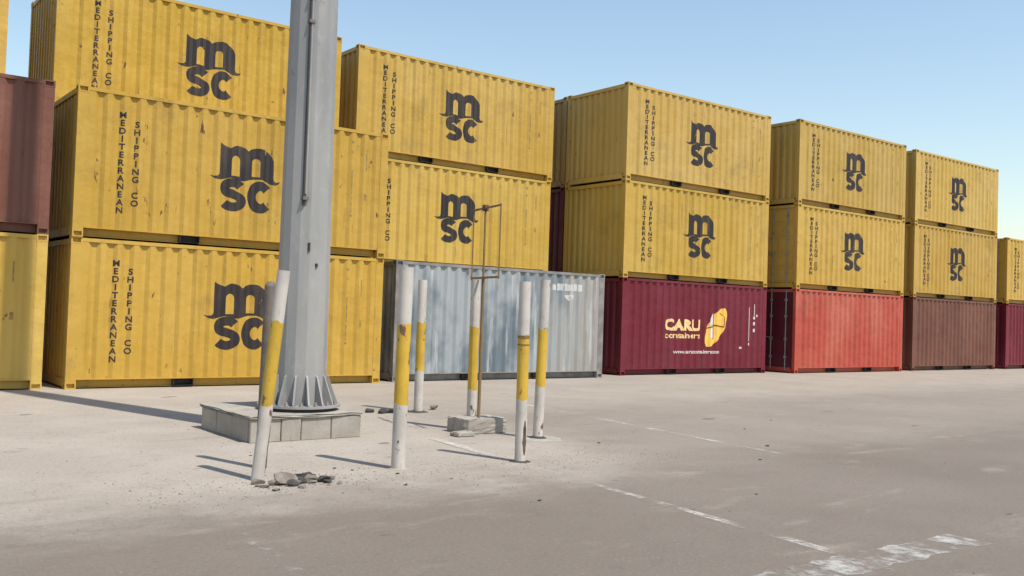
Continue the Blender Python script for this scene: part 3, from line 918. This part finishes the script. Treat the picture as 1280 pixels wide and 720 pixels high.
sf = thing('sign_frame', 'tall thin ochre pipe carrying an empty rectangular sign frame', 'sign frame', (7.145, 9.84, 0.19))
bm = bmesh.new(); tube(bm, (0, 0, 0), (0, 0, 1.80), 0.021, n=12); tube(bm, (0, 0, 1.80), (0, 0, 2.69), 0.014, n=12)
link('pole', mesh_from(bm, 'pole'), MAT['ochre'], sf)
d = Vector((-0.21, -0.98, 0))
for z in (2.68, 1.785):
    bm = bmesh.new(); tube(bm, d * -0.37 + Vector((0, 0, z)), d * 0.47 + Vector((0, 0, z)), 0.015, n=8)
    link('crossbar', mesh_from(bm, 'crossbar'), MAT['ochre'], sf)
for s in (-0.37, 0.47):
    bm = bmesh.new(); tube(bm, d * s + Vector((0, 0, 1.76)), d * s + Vector((0, 0, 2.70)), 0.009, n=8)
    link('side_bar', mesh_from(bm, 'side_bar'), MAT['ochre'], sf)
bm = bmesh.new(); box(bm, -0.03, 0.03, -0.03, 0.03, 2.64, 2.72); link('joint', mesh_from(bm, 'joint'), MAT['rust'], sf)

# ---------------------------------------------------------------- rubble and litter
def stone(name, x, y, s, mat, label, cat, group=None, flat=0.6, tilt=(0, 0, 0)):
    bm = bmesh.new()
    bmesh.ops.create_icosphere(bm, subdivisions=2, radius=1)
    ax = [(Vector((rng.gauss(0, 1), rng.gauss(0, 1), rng.gauss(0, 1)))).normalized() for _ in range(9)]
    lim = [rng.uniform(0.45, 0.8) for _ in ax]
    for v in bm.verts:
        for a_, l_ in zip(ax, lim):
            k = v.co.dot(a_)
            if k > l_: v.co -= a_ * (k - l_)
        v.co = Vector((v.co.x * s[0], v.co.y * s[1], v.co.z * s[2]))
    E_ = Matrix.Rotation(tilt[0], 4, 'X') @ Matrix.Rotation(tilt[1], 4, 'Y') @ Matrix.Rotation(tilt[2], 4, 'Z')
    bmesh.ops.transform(bm, matrix=E_, verts=bm.verts)
    mz = min(v.co.z for v in bm.verts)
    for v in bm.verts: v.co.z -= mz + 0.004
    o = link(name, mesh_from(bm, name), MAT[mat], None, (x, y, 0))
    return tag(o, label, cat, group)
stone('rubble_chunk', 3.50, 7.66, (0.16, 0.12, 0.045), 'rubble', 'biggest broken concrete lump at the foot of the tilted post', 'rubble', None, tilt=(0.22, 0.08, 0.3))
bmx = None
tag(rough_block('shadow_slab', -0.17, 0.17, -0.05, 0.06, 0.0, 0.045, (3.68, 7.78, 0.0), 0.010, 'rubble_dark', 3),  # dark slab stands in for the shadow behind the lump
    'dark slab put in for the shadow behind the biggest concrete lump', 'shadow slab')
grp = 'small rubble around the tilted post'
for i in range(22):
    a_ = rng.uniform(-0.1, 1.0)
    x = 3.36 + a_ * 0.62 + rng.uniform(-.08, .08); y = 7.66 - rng.uniform(-0.10, 0.30) - 0.05 * a_
    s = rng.uniform(0.018, 0.055)
    stone('rubble_piece', x, y, (s * 1.4, s, s * 0.6), rng.choice(['rubble', 'rubble', 'rubble', 'rubble_dark']), 'small bit of broken concrete scattered at the foot of the tilted post', 'rubble', grp)
grp = 'dark litter beside the lamp mast plinth'
for x, y, s in ((6.98, 12.35, 0.06), (7.14, 12.22, 0.075), (7.20, 12.32, 0.055), (7.27, 12.18, 0.07), (7.08, 12.15, 0.05)):
    stone('litter_piece', x, y, (s * 1.5, s, s * 0.7), 'rubble_dark', 'small dark lump of litter on the ground between plinth and container corner', 'litter', grp)
stone('stone', 8.12, 12.38, (0.09, 0.06, 0.05), 'rubble', 'single small stone lying beyond the footing block', 'stone')
grp = 'pebbles scattered on the yard'
for x, y in ((4.25, 8.15), (4.35, 7.98), (4.63, 7.62), (3.85, 9.2), (7.9, 8.4), (9.7, 7.3), (4.4, 7.1), (5.0, 6.0), (10.9, 8.6), (8.66, 6.61), (6.9, 5.3), (12.3, 9.2)):
    s = rng.uniform(0.012, 0.024)
    stone('pebble', x, y, (s * 1.4, s, s * 0.6), 'rubble_dark', 'single dark pebble lying on the open yard', 'pebble', grp)

# loose grit and gravel too small to count
bm = bmesh.new()
for i in range(1800):
    u = rng.random()
    if u < 0.45:
        x = rng.uniform(2.2, 8.2); y = rng.gauss(7.5, 0.5)
    elif u < 0.6:
        x = rng.gauss(3.7, 0.35); y = rng.gauss(7.6, 0.2)
    elif u < 0.75:
        x = rng.uniform(3.8, 8.2); y = rng.uniform(9.2, 12.6)
    else:
        x = rng.uniform(1.5, 13); y = rng.uniform(2.6, 12)
    s_ = rng.uniform(0.003, 0.010) * (1.6 if rng.random() < 0.12 else 1)
    a_ = rng.uniform(0, 6.28)
    p = [bm.verts.new((x + s_ * rng.uniform(.7, 1.3) * math.cos(a_ + k * 1.571), y + s_ * rng.uniform(.7, 1.3) * math.sin(a_ + k * 1.571), 0.0005)) for k in range(4)]
    tp = bm.verts.new((x + rng.uniform(-.3, .3) * s_, y + rng.uniform(-.3, .3) * s_, s_ * 0.8))
    for k in range(4): bm.faces.new((p[k], p[(k + 1) % 4], tp))
g_ = link('loose_gravel', mesh_from(bm, 'loose_gravel'), MAT['rubble'])
g_['kind'] = 'stuff'; g_['label'] = 'fine loose grit scattered over the dusty yard'; g_['category'] = 'gravel'
